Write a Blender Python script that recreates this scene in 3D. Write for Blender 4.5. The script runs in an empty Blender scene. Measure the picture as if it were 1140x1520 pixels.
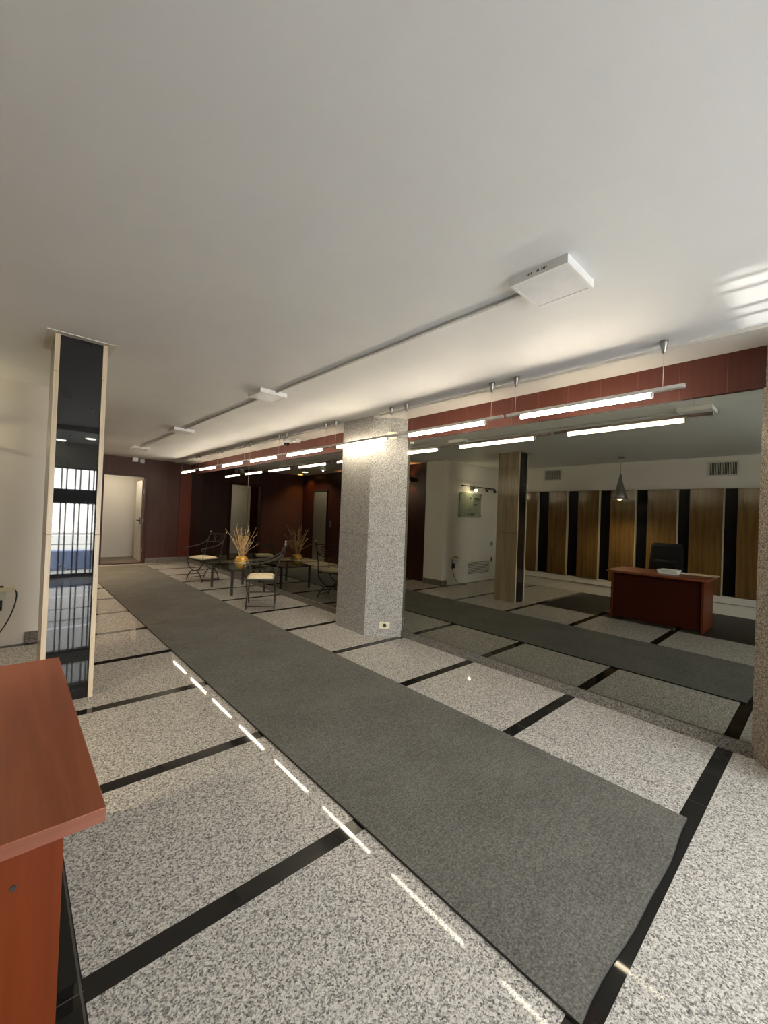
import bpy, bmesh, math, random
from mathutils import Vector, Matrix
random.seed(7)
SC = bpy.context.scene
COL = SC.collection
PI = math.pi
CEIL = 2.605          # ceiling height
XW = 3.49             # mirror plane
YB = 11.65            # back wall
XL = -1.75            # left wall
YF = -2.6             # entrance wall
P0, PITCH = 0.46, 0.9925   # black floor bands

# ------------------------------------------------------------------ materials
class N:
    """tiny node helper"""
    def __init__(s, name):
        s.m = bpy.data.materials.new(name); s.m.use_nodes = True
        s.t = s.m.node_tree; s.t.nodes.clear()
        s.out = s.t.nodes.new('ShaderNodeOutputMaterial')
    def n(s, typ, **kw):
        x = s.t.nodes.new(typ)
        for k, v in kw.items():
            if k in x.inputs.keys() and not hasattr(x, k): s.set(x.inputs[k], v)
            else: setattr(x, k, v)
        return x
    def set(s, inp, v):
        if isinstance(v, bpy.types.NodeSocket): s.t.links.new(v, inp)
        else: inp.default_value = v
    def math(s, op, a, b=0.0, clamp=False):
        x = s.t.nodes.new('ShaderNodeMath'); x.operation = op; x.use_clamp = clamp
        s.set(x.inputs[0], a); s.set(x.inputs[1], b); return x.outputs[0]
    def mix(s, f, a, b):
        x = s.t.nodes.new('ShaderNodeMix'); x.data_type = 'RGBA'
        s.set(x.inputs[0], f)
        s.set(x.inputs[6], c4(a) if isinstance(a, tuple) else a)
        s.set(x.inputs[7], c4(b) if isinstance(b, tuple) else b)
        return x.outputs[2]
    def ramp(s, f, stops, const=False):
        x = s.t.nodes.new('ShaderNodeValToRGB'); e = x.color_ramp.elements
        x.color_ramp.interpolation = 'CONSTANT' if const else 'LINEAR'
        while len(e) > 1: e.remove(e[-1])
        e[0].position = stops[0][0]; e[0].color = c4(stops[0][1])
        for p, c in stops[1:]:
            k = e.new(p); k.color = c4(c)
        s.set(x.inputs[0], f); return x.outputs[0]
    def pos(s, scale=(1, 1, 1), rot=(0, 0, 0)):
        tc = s.t.nodes.new('ShaderNodeTexCoord'); mp = s.t.nodes.new('ShaderNodeMapping')
        mp.inputs['Scale'].default_value = scale; mp.inputs['Rotation'].default_value = rot
        s.t.links.new(tc.outputs['Object'], mp.inputs['Vector']); return mp.outputs[0]
    def xyz(s, v):
        x = s.t.nodes.new('ShaderNodeSeparateXYZ'); s.t.links.new(v, x.inputs[0]); return x.outputs
    def noise(s, v, scale, detail=3, rough=.55, dist=0.):
        x = s.t.nodes.new('ShaderNodeTexNoise')
        s.set(x.inputs['Vector'], v); x.inputs['Scale'].default_value = scale
        x.inputs['Detail'].default_value = detail; x.inputs['Roughness'].default_value = rough
        x.inputs['Distortion'].default_value = dist
        return x.outputs[0]
    def cells(s, v, scale):
        x = s.t.nodes.new('ShaderNodeTexVoronoi')
        s.set(x.inputs['Vector'], v); x.inputs['Scale'].default_value = scale
        sp = s.t.nodes.new('ShaderNodeSeparateColor'); s.t.links.new(x.outputs['Color'], sp.inputs[0])
        return sp.outputs[0]
    def bump(s, h, strength, dist=.002):
        x = s.t.nodes.new('ShaderNodeBump'); x.inputs['Strength'].default_value = strength
        x.inputs['Distance'].default_value = dist; s.set(x.inputs['Height'], h); return x.outputs[0]
    def bsdf(s, color, rough=.5, metal=0., spec=.5, normal=None, **kw):
        b = s.t.nodes.new('ShaderNodeBsdfPrincipled')
        s.set(b.inputs['Base Color'], c4(color) if isinstance(color, tuple) else color)
        s.set(b.inputs['Roughness'], rough); s.set(b.inputs['Metallic'], metal)
        s.set(b.inputs['Specular IOR Level'], spec)
        if normal is not None: s.set(b.inputs['Normal'], normal)
        for k, v in kw.items(): s.set(b.inputs[k.replace('_', ' ')], v)
        s.t.links.new(b.outputs[0], s.out.inputs[0]); return s.m

def c4(c): return (c[0], c[1], c[2], 1.0)
M = {}
def plain(k, col, rough=.5, metal=0., spec=.5, var=.06):
    s = N(k); v = s.pos(); f = s.noise(v, 9, 4)
    lo = tuple(x * (1 - var) for x in col); hi = tuple(min(1, x * (1 + var)) for x in col)
    M[k] = s.bsdf(s.ramp(f, [(.3, lo), (.7, hi)]), rough, metal, spec); return M[k]

def granite(s, v, sc=150., tint=(1, 1, 1), lift=1.):
    a = s.cells(v, sc); b = s.cells(v, sc * 1.9); c = s.noise(v, sc * .45, 2)
    f = s.math('ADD', s.math('MULTIPLY', a, .6), s.math('MULTIPLY', b, .4))
    f = s.math('ADD', f, s.math('MULTIPLY', s.math('SUBTRACT', c, .5), .55))
    T = lambda g: tuple(min(1., g * lift * t) for t in tint)
    return s.ramp(f, [(.10, T(.09)), (.30, T(.25)), (.48, T(.42)), (.66, T(.56)), (.90, T(.70))])

# floor: speckled granite slabs, black granite bands every metre, dark stone field along the left wall
def floor_mat():
    s = N('floor_granite'); v = s.pos(); x, y, z = s.xyz(v)
    g = granite(s, v, 172, (1., .955, .875), .98)
    ym = s.math('MODULO', s.math('ADD', y, 20 * PITCH + PITCH / 2 - P0), PITCH)
    band = s.math('LESS_THAN', s.math('ABSOLUTE', s.math('SUBTRACT', ym, PITCH / 2)), .041)
    dark = s.math('MULTIPLY', s.math('LESS_THAN', x, .212), s.math('LESS_THAN', y, 3.435))
    inb = s.math('MAXIMUM', band, dark)
    blk = s.mix(s.math('MULTIPLY', dark, s.math('SUBTRACT', 1., band)), (.014, .0135, .0125), (.022, .0215, .018))
    col = s.mix(inb, g, blk)
    j1 = s.math('LESS_THAN', s.math('ABSOLUTE', s.math('SUBTRACT', x, 2.685)), .0016)
    j2 = s.math('LESS_THAN', s.math('ABSOLUTE', s.math('SUBTRACT', x, .205)), .003)
    yj = s.math('LESS_THAN', s.math('ABSOLUTE', s.math('SUBTRACT', ym, PITCH / 2)), .0018)
    j = s.math('MAXIMUM', j1, s.math('MULTIPLY', j2, s.math('LESS_THAN', y, 3.435)))
    j = s.math('MAXIMUM', j, s.math('MULTIPLY', yj, dark))
    col = s.mix(s.math('MULTIPLY', j, .75), col, (.12, .11, .095))
    dk = s.math('MULTIPLY', dark, s.math('SUBTRACT', 1., band))
    M['floor'] = s.bsdf(col, s.math('ADD', .03, s.math('MULTIPLY', dk, .35)), 0, s.math('ADD', .08, s.math('MULTIPLY', band, .30)))
floor_mat()
def gran(k, tint, lift, rough=.25, sc=150, joint=None):
    s = N(k); v = s.pos(); col = granite(s, v, sc, tint, lift)
    if joint is not None:
        z = s.xyz(v)[2]
        for h in joint:
            l = s.math('LESS_THAN', s.math('ABSOLUTE', s.math('SUBTRACT', z, h)), .0016)
            col = s.mix(s.math('MULTIPLY', l, .7), col, (.08, .075, .06))
    M[k] = s.bsdf(col, rough, 0, .3)
gran('granite_column', (1., .955, .875), .82, .2, 195, (1.19, 2.36))
gran('granite_warm_lit', (1., .86, .70), .72, .25, 185, (1.19, 2.36))  # column granite with the pier's warmer light put into the tint
gran('granite_skirting', (1., .91, .78), .42, .3, 140)

def travertine(k, a, b, c, rough=.22):
    s = N(k); v = s.pos((9, 9, .55)); f = s.noise(v, 1.6, 5, .6, .5)
    v2 = s.pos((60, 60, 2.2)); f2 = s.noise(v2, 1.4, 3)
    f = s.math('ADD', s.math('MULTIPLY', f, .65), s.math('MULTIPLY', f2, .35))
    v3 = s.pos((30, 30, 10)); p = s.math('LESS_THAN', s.noise(v3, 2.4, 3), .33)
    col = s.ramp(f, [(.32, a), (.5, b), (.68, c)])
    col = s.mix(s.math('MULTIPLY', p, .45), col, tuple(x * .45 for x in a))
    M[k] = s.bsdf(col, rough)
travertine('travertine', (.22, .165, .095), (.34, .262, .16), (.46, .37, .24))
travertine('travertine_panel', (.090, .045, .013), (.155, .084, .027), (.225, .132, .050), .16)
travertine('travertine_daylit', (.46, .36, .23), (.60, .49, .33), (.70, .59, .42), .4)  # paler travertine: daylight on the entrance-facing edges put into the colour

def wood(k, a, b, rough=.35, axis='z', seam=None, scale=1., spec=.5):
    s = N(k)
    sc = {'z': (22, 22, 1.1), 'y': (22, 1.1, 22), 'x': (1.1, 22, 22)}[axis]
    v = s.pos(tuple(x * scale for x in sc)); f = s.noise(v, 1.5, 6, .62, .6)
    w = s.noise(s.pos((1.3, 1.3, .5)), 1.1, 3)
    f = s.math('ADD', s.math('MULTIPLY', f, .7), s.math('MULTIPLY', w, .3))
    col = s.ramp(f, [(.3, a), (.68, b)])
    if seam:
        ax, pitch, off = seam
        q = s.xyz(s.pos())[ax]
        q = s.math('MODULO', s.math('ADD', q, 50 * pitch + off), pitch)
        l = s.math('LESS_THAN', q, .004)
        col = s.mix(s.math('MULTIPLY', l, .55), col, tuple(min(1, x * 2.2 + .02) for x in b))
    M[k] = s.bsdf(col, rough, 0, spec)
wood('mahogany_panel', (.056, .0215, .016), (.092, .038, .029), .4, 'z', (0, .61, .1), 1., .22)
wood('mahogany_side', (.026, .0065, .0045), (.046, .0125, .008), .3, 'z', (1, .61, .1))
wood('mahogany_header', (.062, .0165, .0105), (.090, .0265, .0165), .45, 'z', (1, .263, .02), 1., .3)
wood('mahogany_red', (.095, .020, .010), (.135, .031, .016), .4, 'z', None, 1., .25)
wood('door_frame_wood', (.034, .0075, .005), (.055, .013, .0085), .4, 'z', None, 1., .25)
wood('desk_top_wood', (.120, .026, .009), (.285, .082, .034), .4, 'y', None, .42, .35)
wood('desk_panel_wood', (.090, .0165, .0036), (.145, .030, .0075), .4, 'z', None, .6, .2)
wood('desk_wood_shaded', (.038, .0055, .0022), (.055, .0085, .0038), .45, 'z', None, .6, .2)  # darker copy of the panel wood: shade on the desk front put into colour
wood('desk_edge_wood', (.15, .048, .026), (.20, .068, .038), .4, 'x', None, .6)

def wall_white(k, col, rough=.6):
    s = N(k); v = s.pos(); f = s.noise(v, 1.3, 5, .6); g = s.noise(s.pos((1, 1, .4)), 3.2, 4)
    f = s.math('ADD', s.math('MULTIPLY', f, .6), s.math('MULTIPLY', g, .4))
    M[k] = s.bsdf(s.ramp(f, [(.25, tuple(x * .93 for x in col)), (.65, col)]), rough, 0, .3, s.bump(s.noise(v, 60, 3), .06))
wall_white('ceiling_paint', (.80, .80, .785))
wall_white('wall_paint', (.80, .755, .685))
wall_white('vestibule_paint', (.70, .66, .58))
wall_white('soffit_paint', (.66, .63, .575))

def carpet_mat():
    s = N('carpet_pile'); v = s.pos(); a = s.noise(v, 120, 3, .75); b = s.noise(v, 2.2, 3); c = s.noise(s.pos((8, 90, 8)), 1., 2)
    f = s.math('ADD', s.math('MULTIPLY', a, .75), s.math('MULTIPLY', b, .15)); f = s.math('ADD', f, s.math('MULTIPLY', c, .12))
    col = s.ramp(f, [(.33, (.055, .054, .047)), (.5, (.130, .127, .113)), (.68, (.24, .235, .212))])
    M['carpet'] = s.bsdf(col, .95, 0, .1, s.bump(a, .7, .006))
carpet_mat()
plain('carpet_edge', (.03, .03, .028), .8)
plain('black_granite', (.012, .012, .0125), .02, 0, .46)
plain('black_glass', (.005, .005, .005), .3, 0, .15)
plain('iron', (.055, .048, .042), .42, .6)
plain('black_metal', (.02, .02, .02), .4, .3)
plain('brushed_steel', (.33, .325, .31), .36, 1.)
plain('elevator_steel', (.46, .48, .48), .42, .9)
plain('aluminium', (.74, .72, .69), .4, .8)
plain('white_plastic', (.78, .78, .77), .4)
plain('diffuser', (.72, .72, .73), .35)
plain('grey_plastic', (.40, .40, .38), .5)
plain('raceway', (.47, .47, .45), .5)
plain('cream_plastic', (.72, .66, .46), .4)
plain('cream_fabric', (.80, .69, .45), .85, 0, .2, .1)
plain('gold', (.80, .46, .09), .35, .4, .5, .25)
plain('dry_stem', (.74, .53, .27), .8, 0, .2, .3)
plain('dry_stem_dark', (.50, .32, .16), .8, 0, .2, .3)
plain('chair_fabric', (.009, .009, .0085), .8, 0, .2)
plain('paper', (.80, .82, .84), .6)
plain('manila_paper', (.72, .60, .42), .7)
plain('dark_ink', (.03, .03, .025), .6)
plain('vent_dark', (.02, .02, .018), .7)
plain('grille_paint', (.62, .60, .54), .5)
plain('cable_black', (.015, .015, .015), .5)
plain('street', (.70, .67, .59), .9)
plain('facade', (.62, .58, .50), .9)
plain('gate_paint', (.05, .06, .09), .4)
plain('blue_paint', (.28, .36, .58), .5)
plain('grime_floor', (.16, .125, .09), .45)
plain('brass', (.55, .45, .30), .35, .9)
plain('mirror_edge', (.05, .05, .045), .4, .4)

def mirror_mat(k, q):
    s = N('smoked_' + k); g = s.n('ShaderNodeBsdfGlossy'); g.inputs['Roughness'].default_value = 0.
    f = s.noise(s.pos(), .7, 2)
    s.set(g.inputs['Color'], s.ramp(f, [(.3, (.298 * q, .302 * q, .268 * q)), (.7, (.314 * q, .318 * q, .283 * q))]))
    s.t.links.new(g.outputs[0], s.out.inputs[0]); M[k] = s.m
mirror_mat('mirror', 1.)
mirror_mat('mirror_dark', .70)
def glass_mat(k, tint, rough=0.02, f=.12):
    s = N(k); a = s.n('ShaderNodeBsdfTransparent'); b = s.n('ShaderNodeBsdfGlossy'); b.inputs['Roughness'].default_value = rough
    a.inputs['Color'].default_value = c4(tint)
    lw = s.n('ShaderNodeLayerWeight')
    fr = s.math('ADD', s.math('MULTIPLY', s.math('POWER', lw.outputs['Facing'], 4.), .4), .03)
    mx = s.n('ShaderNodeMixShader'); s.t.links.new(fr, mx.inputs[0])
    s.t.links.new(a.outputs[0], mx.inputs[1]); s.t.links.new(b.outputs[0], mx.inputs[2])
    s.t.links.new(mx.outputs[0], s.out.inputs[0]); M[k] = s.m
glass_mat('table_glass', (.80, .84, .80))
glass_mat('sign_glass', (.86, .89, .85))
def emit(k, col, st):
    s = N(k); e = s.n('ShaderNodeEmission'); e.inputs[0].default_value = c4(col); e.inputs[1].default_value = st
    s.t.links.new(e.outputs[0], s.out.inputs[0]); M[k] = s.m
emit('tube_glow', (1., .865, .67), 40.)
emit('warm_bulb', (1., .82, .5), 14.)
emit('downlight_glow', (1., .80, .45), 9.)
emit('downlight_dim', (1., .9, .7), .5)
emit('downlight_cool', (.9, 1., .82), 22.)
emit('amber_glow', (1., .50, .12), 6.)

# ------------------------------------------------------------------ mesh helpers
def nb(): return bmesh.new()
def box(bm, lo, hi, bev=0.):
    lo, hi = Vector(lo), Vector(hi)
    r = bmesh.ops.create_cube(bm, size=1., matrix=Matrix.Translation((lo + hi) / 2) @ Matrix.Diagonal(((hi - lo).x, (hi - lo).y, (hi - lo).z, 1)))
    if bev:
        es = list({e for v in r['verts'] for e in v.link_edges})
        bmesh.ops.bevel(bm, geom=es, offset=bev, segments=2, affect='EDGES', profile=.5)
    return bm
def prism(bm, pts, z0, z1):
    a = [bm.verts.new((x, y, z0)) for x, y in pts]; b = [bm.verts.new((x, y, z1)) for x, y in pts]
    n = len(pts)
    bm.faces.new(a[::-1]); bm.faces.new(b)
    for i in range(n): bm.faces.new((a[i], a[(i + 1) % n], b[(i + 1) % n], b[i]))
    bmesh.ops.recalc_face_normals(bm, faces=bm.faces[:]); return bm
def lathe(bm, prof, seg=24, at=(0, 0, 0), smooth=True):
    rings = []
    for r, z in prof:
        if r < 1e-5: rings.append([bm.verts.new((at[0], at[1], at[2] + z))])
        else: rings.append([bm.verts.new((at[0] + r * math.cos(2 * PI * i / seg), at[1] + r * math.sin(2 * PI * i / seg), at[2] + z)) for i in range(seg)])
    for a, b in zip(rings, rings[1:]):
        for i in range(seg):
            j = (i + 1) % seg
            if len(a) == 1 and len(b) == 1: continue
            if len(a) == 1: f = bm.faces.new((a[0], b[j], b[i]))
            elif len(b) == 1: f = bm.faces.new((a[i], a[j], b[0]))
            else: f = bm.faces.new((a[i], a[j], b[j], b[i]))
            f.smooth = smooth
    bmesh.ops.recalc_face_normals(bm, faces=bm.faces[:]); return bm
def spline(pts, n=6):
    P = [Vector(p) for p in pts]
    if len(P) < 3: return P
    out = []
    for i in range(len(P) - 1):
        p0 = P[max(i - 1, 0)]; p1 = P[i]; p2 = P[i + 1]; p3 = P[min(i + 2, len(P) - 1)]
        for k in range(n):
            t = k / n
            out.append(.5 * ((2 * p1) + (p2 - p0) * t + (2 * p0 - 5 * p1 + 4 * p2 - p3) * t * t + (3 * p1 - p0 - 3 * p2 + p3) * t ** 3))
    out.append(P[-1]); return out
def tube(bm, pts, r, seg=8, r2=None, n=6, smooth=True):
    P = spline(pts, n) if n else [Vector(p) for p in pts]
    rings = []; up = Vector((0, 0, 1)); prev = None
    for i, p in enumerate(P):
        d = (P[min(i + 1, len(P) - 1)] - P[max(i - 1, 0)]).normalized()
        if prev is None:
            u = d.cross(up if abs(d.z) < .9 else Vector((1, 0, 0))).normalized()
        else:
            u = (prev - d * prev.dot(d)).normalized()
        prev = u; w = d.cross(u)
        rr = r if r2 is None else r + (r2 - r) * i / (len(P) - 1)
        rings.append([bm.verts.new(p + (u * math.cos(2 * PI * k / seg) + w * math.sin(2 * PI * k / seg)) * rr) for k in range(seg)])
    for a, b in zip(rings, rings[1:]):
        for k in range(seg):
            f = bm.faces.new((a[k], a[(k + 1) % seg], b[(k + 1) % seg], b[k])); f.smooth = smooth
    bm.faces.new(rings[0][::-1]); bm.faces.new(rings[-1])
    return bm
def ball(bm, c, r, seg=10):
    bmesh.ops.create_uvsphere(bm, u_segments=seg, v_segments=seg // 2 + 2, radius=r, matrix=Matrix.Translation(c))
    for f in bm.faces:
        if (f.calc_center_median() - Vector(c)).length < r * 1.1: f.smooth = True
    return bm

# ------------------------------------------------------------------ object helpers
def obj(name, bm, mat, parent=None, loc=None):
    me = bpy.data.meshes.new(name); bm.to_mesh(me); bm.free()
    o = bpy.data.objects.new(name, me); COL.objects.link(o)
    me.materials.append(M[mat] if isinstance(mat, str) else mat)
    if parent is not None: o.parent = parent
    if loc is not None: o.location = loc
    return o
def tag(o, label, cat, group=None):
    o['label'] = label; o['category'] = cat
    if group: o['group'] = group
    return o
def thing(name, label, cat, loc=(0, 0, 0), rotz=0., group=None):
    o = bpy.data.objects.new(name, None); o.empty_display_size = .1; COL.objects.link(o)
    o.location = loc; o.rotation_euler = (0, 0, rotz)
    return tag(o, label, cat, group)
def struct(name, bm, mat, label, cat, parent=None):
    o = obj(name, bm, mat, parent)
    if parent is None:
        o['kind'] = 'structure'; tag(o, label, cat)
    return o
def dup(root, loc, rotz, label, group=None):
    r = root.copy(); COL.objects.link(r); r.location = loc; r.rotation_euler = (0, 0, rotz); r['label'] = label
    if group: r['group'] = group
    for ch in list(root.children):
        c = ch.copy(); COL.objects.link(c); c.parent = r
        for g in list(ch.children):
            d = g.copy(); COL.objects.link(d); d.parent = c
    return r
def lamp(name, typ, loc, energy, color=(1, 1, 1), target=None, parent=None, **kw):
    l = bpy.data.lights.new(name, typ); l.energy = energy; l.color = color
    for k, v in kw.items(): setattr(l, k, v)
    o = bpy.data.objects.new(name, l); COL.objects.link(o); o.location = loc
    if target is not None:
        o.rotation_euler = (Vector(target) - Vector(loc)).to_track_quat('-Z', 'Y').to_euler()
    return o

# ================================================================== THE SETTING
b = nb(); box(b, (XL - .2, YF - .2, -.12), (4.1, YB + .12, 0.)); struct('floor', b, 'floor', 'polished grey speckled granite floor crossed by black stone bands', 'floor')
b = nb(); box(b, (XL - .2, YF - .2, CEIL), (4.1, YB + .2, CEIL + .15)); struct('ceiling', b, 'ceiling_paint', 'plain white painted lobby ceiling', 'ceiling')
# left wall with its white base mouldings
b = nb(); box(b, (XL - .2, YF - .2, 0), (XL, 5.6, CEIL))
wl = struct('wall_left', b, 'wall_paint', 'white wall carrying the brown travertine panels, seen in the mirror', 'wall')
b = nb(); box(b, (XL, -.6, 0.), (XL + .05, 5.1, .185), .004); obj('base_skirting', b, 'wall_paint', wl)
b = nb(); box(b, (XL, -.6, .195), (XL + .07, 5.1, .305), .004); obj('base_moulding', b, 'wall_paint', wl)
b = nb(); box(b, (XL, -.6, .31), (XL + .012, 4.95, 2.07)); obj('black_backing', b, 'black_glass', wl)
# white wall that closes the desk bay
b = nb(); box(b, (XL - .2, 5.47, 0), (.30, 5.6, CEIL)); box(b, (.18, 5.6, 0), (.30, 5.98, CEIL))
struct('wall_alcove', b, 'wall_paint', 'white wall left of the black column, with a low air grille', 'wall')
b = nb(); box(b, (.16, 5.44, 0), (.325, 5.47, .115), .003); box(b, (.30, 5.47, 0), (.325, 5.98, .115), .003)
struct('baseboard_alcove', b, 'granite_skirting', 'short granite skirting at the foot of the white wall', 'skirting')
# lift wall
b = nb(); box(b, (0., 5.98, 0), (.2, YB + .1, CEIL)); struct('wall_lift', b, 'mahogany_side', 'dark mahogany panelled wall with the lift door, seen in the mirror', 'wall')
# back wall with doorway
DX0, DX1, DZ = 1.635, 2.495, 2.145
b = nb(); box(b, (.0, YB, 0), (DX0 - .06, YB + .12, CEIL)); box(b, (DX1 + .06, YB, 0), (4.1, YB + .12, CEIL)); box(b, (DX0 - .06, YB, DZ + .06), (DX1 + .06, YB + .12, CEIL))
struct('wall_back', b, 'mahogany_panel', 'dark mahogany panelled back wall with an open doorway', 'wall')
b = nb(); box(b, (3.30, YB - .035, .13), (3.69, YB, 2.33), .004); struct('trim_1', b, 'mahogany_red', 'reddish narrow wood panel at right end of the back wall', 'trim')
b = nb(); box(b, (DX1 + .065, YB - .025, 0), (3.7, YB, .125), .004); struct('baseboard_back', b, 'granite_skirting', 'granite skirting along the foot of the back wall', 'skirting')
# doorway: frame, strike plate, threshold
b = nb()
for x0, x1 in ((DX0 - .06, DX0), (DX1, DX1 + .06)):
    box(b, (x0, YB - .03, 0), (x1, YB + .14, DZ + .06), .004)
box(b, (DX0, YB - .03, DZ), (DX1, YB + .14, DZ + .06), .004)
door = struct('door_1', b, 'door_frame_wood', 'open doorway in the back wall with dark wood frame', 'door')
b = nb(); box(b, (DX0, YB - .02, 0), (DX1, YB + .13, .02)); obj('threshold', b, 'door_frame_wood', door)
for z in (.32, 1.06, 1.78):
    b = nb(); box(b, (DX1 - .012, YB + .03, z - .045), (DX1 - .0005, YB + .075, z + .045)); obj('strike_plate' if z == 1.06 else 'hinge', b, 'brushed_steel', door)
# small room beyond the doorway
b = nb(); box(b, (1.0, YB + .12, -.02), (3.3, YB + 2.2, .012)); struct('floor_vestibule', b, 'grime_floor', 'worn brown floor of the small room past the doorway', 'floor')
b = nb(); box(b, (1.29, 13.2, 0), (3.3, 13.3, 2.6)); box(b, (.9, YB + .12, 2.2), (1.0, 13.3, 2.6)); box(b, (2.85, YB + .12, 0), (2.95, 13.3, 2.6)); box(b, (.9, YB + .12, 2.5), (2.95, 13.3, 2.6))
struct('wall_vestibule', b, 'vestibule_paint', 'stained cream wall of the small room past the doorway', 'wall')
b = nb(); box(b, (.9, 13.2, 0), (1.289, 13.28, 2.45)); box(b, (.9, YB + .125, 0), (.99, 13.2, 2.19)); struct('dark_partition', b, 'door_frame_wood', 'added dark partition for the dark side of the small back room, seen in the mirror', 'door')  # dark boxes added to stand in for the dark space in this room
# inner door seen edge-on inside the small room
t = thing('inner_door', 'cream door with dark handle standing inside the back doorway', 'door', (2.53, 12.35, .014))
b = nb(); box(b, (0, -.25, 0), (.04, .40, 2.07), .004); obj('door_leaf', b, 'vestibule_paint', t)
b = nb(); tube(b, [(0, -.17, 1.04), (-.055, -.17, 1.04), (-.06, -.15, 1.04), (-.06, -.05, 1.04)], .011, 8, n=0); box(b, (-.008, -.195, .94), (0, -.145, 1.12)); obj('door_handle', b, 'black_metal', t)

# right wall, header, soffit, skirting. The far bay runs very slightly outwards.
def xb(y): return XW + .0135 * max(0., y - 4.6)
b = nb(); prism(b, [(3.56, YF - .2), (3.56, 4.6), (xb(YB) + .07, YB + .1), (4.1, YB + .1), (4.1, YF - .2)], 0, CEIL)
struct('wall_right', b, 'wall_paint', 'wall carrying the big mirrors', 'wall')
b = nb(); prism(b, [(XW - .018, YF), (XW - .018, 4.6), (xb(YB) - .018, YB), (xb(YB) + .07, YB), (3.56, 4.6), (3.56, YF)], 2.318, 2.583)
struct('trim_2', b, 'mahogany_header', 'reddish mahogany band running above the mirrors', 'trim')
b = nb(); prism(b, [(3.162, YF), (3.162, YB), (4.0, YB), (4.0, YF)], 2.583, CEIL)
struct('trim_3', b, 'soffit_paint', 'shallow beige ceiling soffit strip above the mirrors', 'trim')
b = nb(); prism(b, [(XW - .012, YF), (XW - .012, 4.6), (xb(YB) - .012, YB), (xb(YB) + .07, YB), (3.56, 4.6), (3.56, YF)], 0., .078)
struct('baseboard_right', b, 'granite_skirting', 'low granite skirting under the mirrors', 'skirting')
# mirrors (thick sheets in one plane each)
def mirror(name, label, ya, yb, xa, xbb, tilt, mat='mirror_dark'):
    t = thing(name, label, 'mirror', ((xa + xbb) / 2, (ya + yb) / 2, .079), math.atan2(-(xbb - xa), yb - ya), 'wall mirrors')
    t.rotation_euler = (0, tilt, math.atan2(-(xbb - xa), yb - ya))
    L = math.hypot(yb - ya, xbb - xa) / 2
    bb = nb(); box(bb, (0., -L, 0.), (.006, L, 2.238)); obj('mirror_sheet', bb, mat, t)
    for s_ in (-1, 1): obj('edge_strip', box(nb(), (-.003, s_ * L - .004, 0), (.007, s_ * L + .004, 2.238)), 'mirror_edge', t)
    return t
mirror('wall_mirror', 'large wall mirror between the middle granite column and the right edge pier', .31, 3.466, 3.4936, 3.4864, -.0022, 'mirror')
mirror('wall_mirror', 'wall mirror behind the glass table and chairs', 4.575, 7.96, xb(4.575), xb(7.96), 0.)
mirror('wall_mirror', 'farthest wall mirror, ending at the back wall', 7.968, YB - .04, xb(7.968), xb(YB - .04), 0.)

# granite columns on the mirror wall (half-hexagon plan)
def column(yc, name, label, mat='granite_column'):
    bb = nb()
    prism(bb, [(3.52, yc - .60), (3.466, yc - .557), (3.152, yc - .285), (3.152, yc + .285), (3.466, yc + .557), (3.52, yc + .60)], 0, CEIL - .004)
    bmesh.ops.bevel(bb, geom=[e for e in bb.edges if abs(e.verts[0].co.z - e.verts[1].co.z) > 1 and e.verts[0].co.x < 3.2], offset=.003, segments=1, affect='EDGES')
    return struct(name, bb, mat, label, 'column')
column(4.019, 'column_center', 'grey speckled granite column with angled sides, middle of the mirror wall')
column(-.243, 'column_right', 'granite pier with warm light in its tint cut by the right edge of the photo', 'granite_warm_lit')
# left column: black granite faces held between travertine slabs
b = nb(); box(b, (.226, 3.694, 0), (.476, 4.076, CEIL - .002))
cl = struct('column_left', b, 'black_granite', 'square column with glossy black face between thin travertine edges', 'column')
for x0, x1 in ((.196, .2255), (.4765, .506)):
    b = nb()
    for z0, z1 in ((0, 1.196), (1.199, 2.34), (2.343, CEIL - .002)):
        box(b, (x0, 3.684, z0), (x1, 4.088, z1), .0015)
    obj('travertine_slab', b, 'travertine', cl)
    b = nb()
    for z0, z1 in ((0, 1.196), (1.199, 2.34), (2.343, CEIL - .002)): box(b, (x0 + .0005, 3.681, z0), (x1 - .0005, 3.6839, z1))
    obj('daylit_edge', b, 'travertine_daylit', cl)  # front edges coloured paler for the daylight on them
b = nb(); box(b, (.227, 3.6925, 1.1965), (.475, 3.6938, 1.1990)); obj('joint', b, 'vent_dark', cl)
b = nb(); box(b, (.15, 3.63, CEIL - .004), (.55, 4.12, CEIL + .01)); obj('ceiling_patch', b, 'soffit_paint', cl)

# entrance wall with a tall opening and an iron gate (behind the camera, reflected in the black column)
OX0, OX1, OT = .56, 3.12, 2.12
b = nb(); box(b, (XL - .2, YF - .15, 0), (OX0, YF, CEIL)); box(b, (OX1, YF - .15, 0), (4.1, YF, CEIL)); box(b, (OX0, YF - .15, OT), (OX1, YF, CEIL))
struct('wall_front', b, 'wall_paint', 'entrance wall around the barred gate, reflected in the black column', 'wall')
b = nb(); box(b, (XL, -.62, CEIL - .07), (3.16, -.50, CEIL)); struct('beam_front', b, 'soffit_paint', 'shallow ceiling beam over the entrance', 'beam')
g = thing('entrance_gate', 'barred iron entrance gate reflected in the black column', 'gate', (0, YF - .06, 0))
b = nb()
for x in (OX0, 1.27, 2.19, OX1 - .05): box(b, (x, 0, 0), (x + .05, .04, OT))
box(b, (OX0, 0, 0.), (OX1, .04, .06)); box(b, (OX0, 0, OT - .03), (OX1, .04, OT)); box(b, (OX0, -.02, 1.42), (OX1, .05, 1.70))
obj('frame', b, 'gate_paint', g)
x = OX0 + .17
while x < OX1 - .06:
    for d in (0., .078):
        b = nb(); box(b, (x + d - .012, .012, .06), (x + d + .012, .03, OT - .03)); obj('bar', b, 'gate_paint', g)
    x += .215
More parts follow.
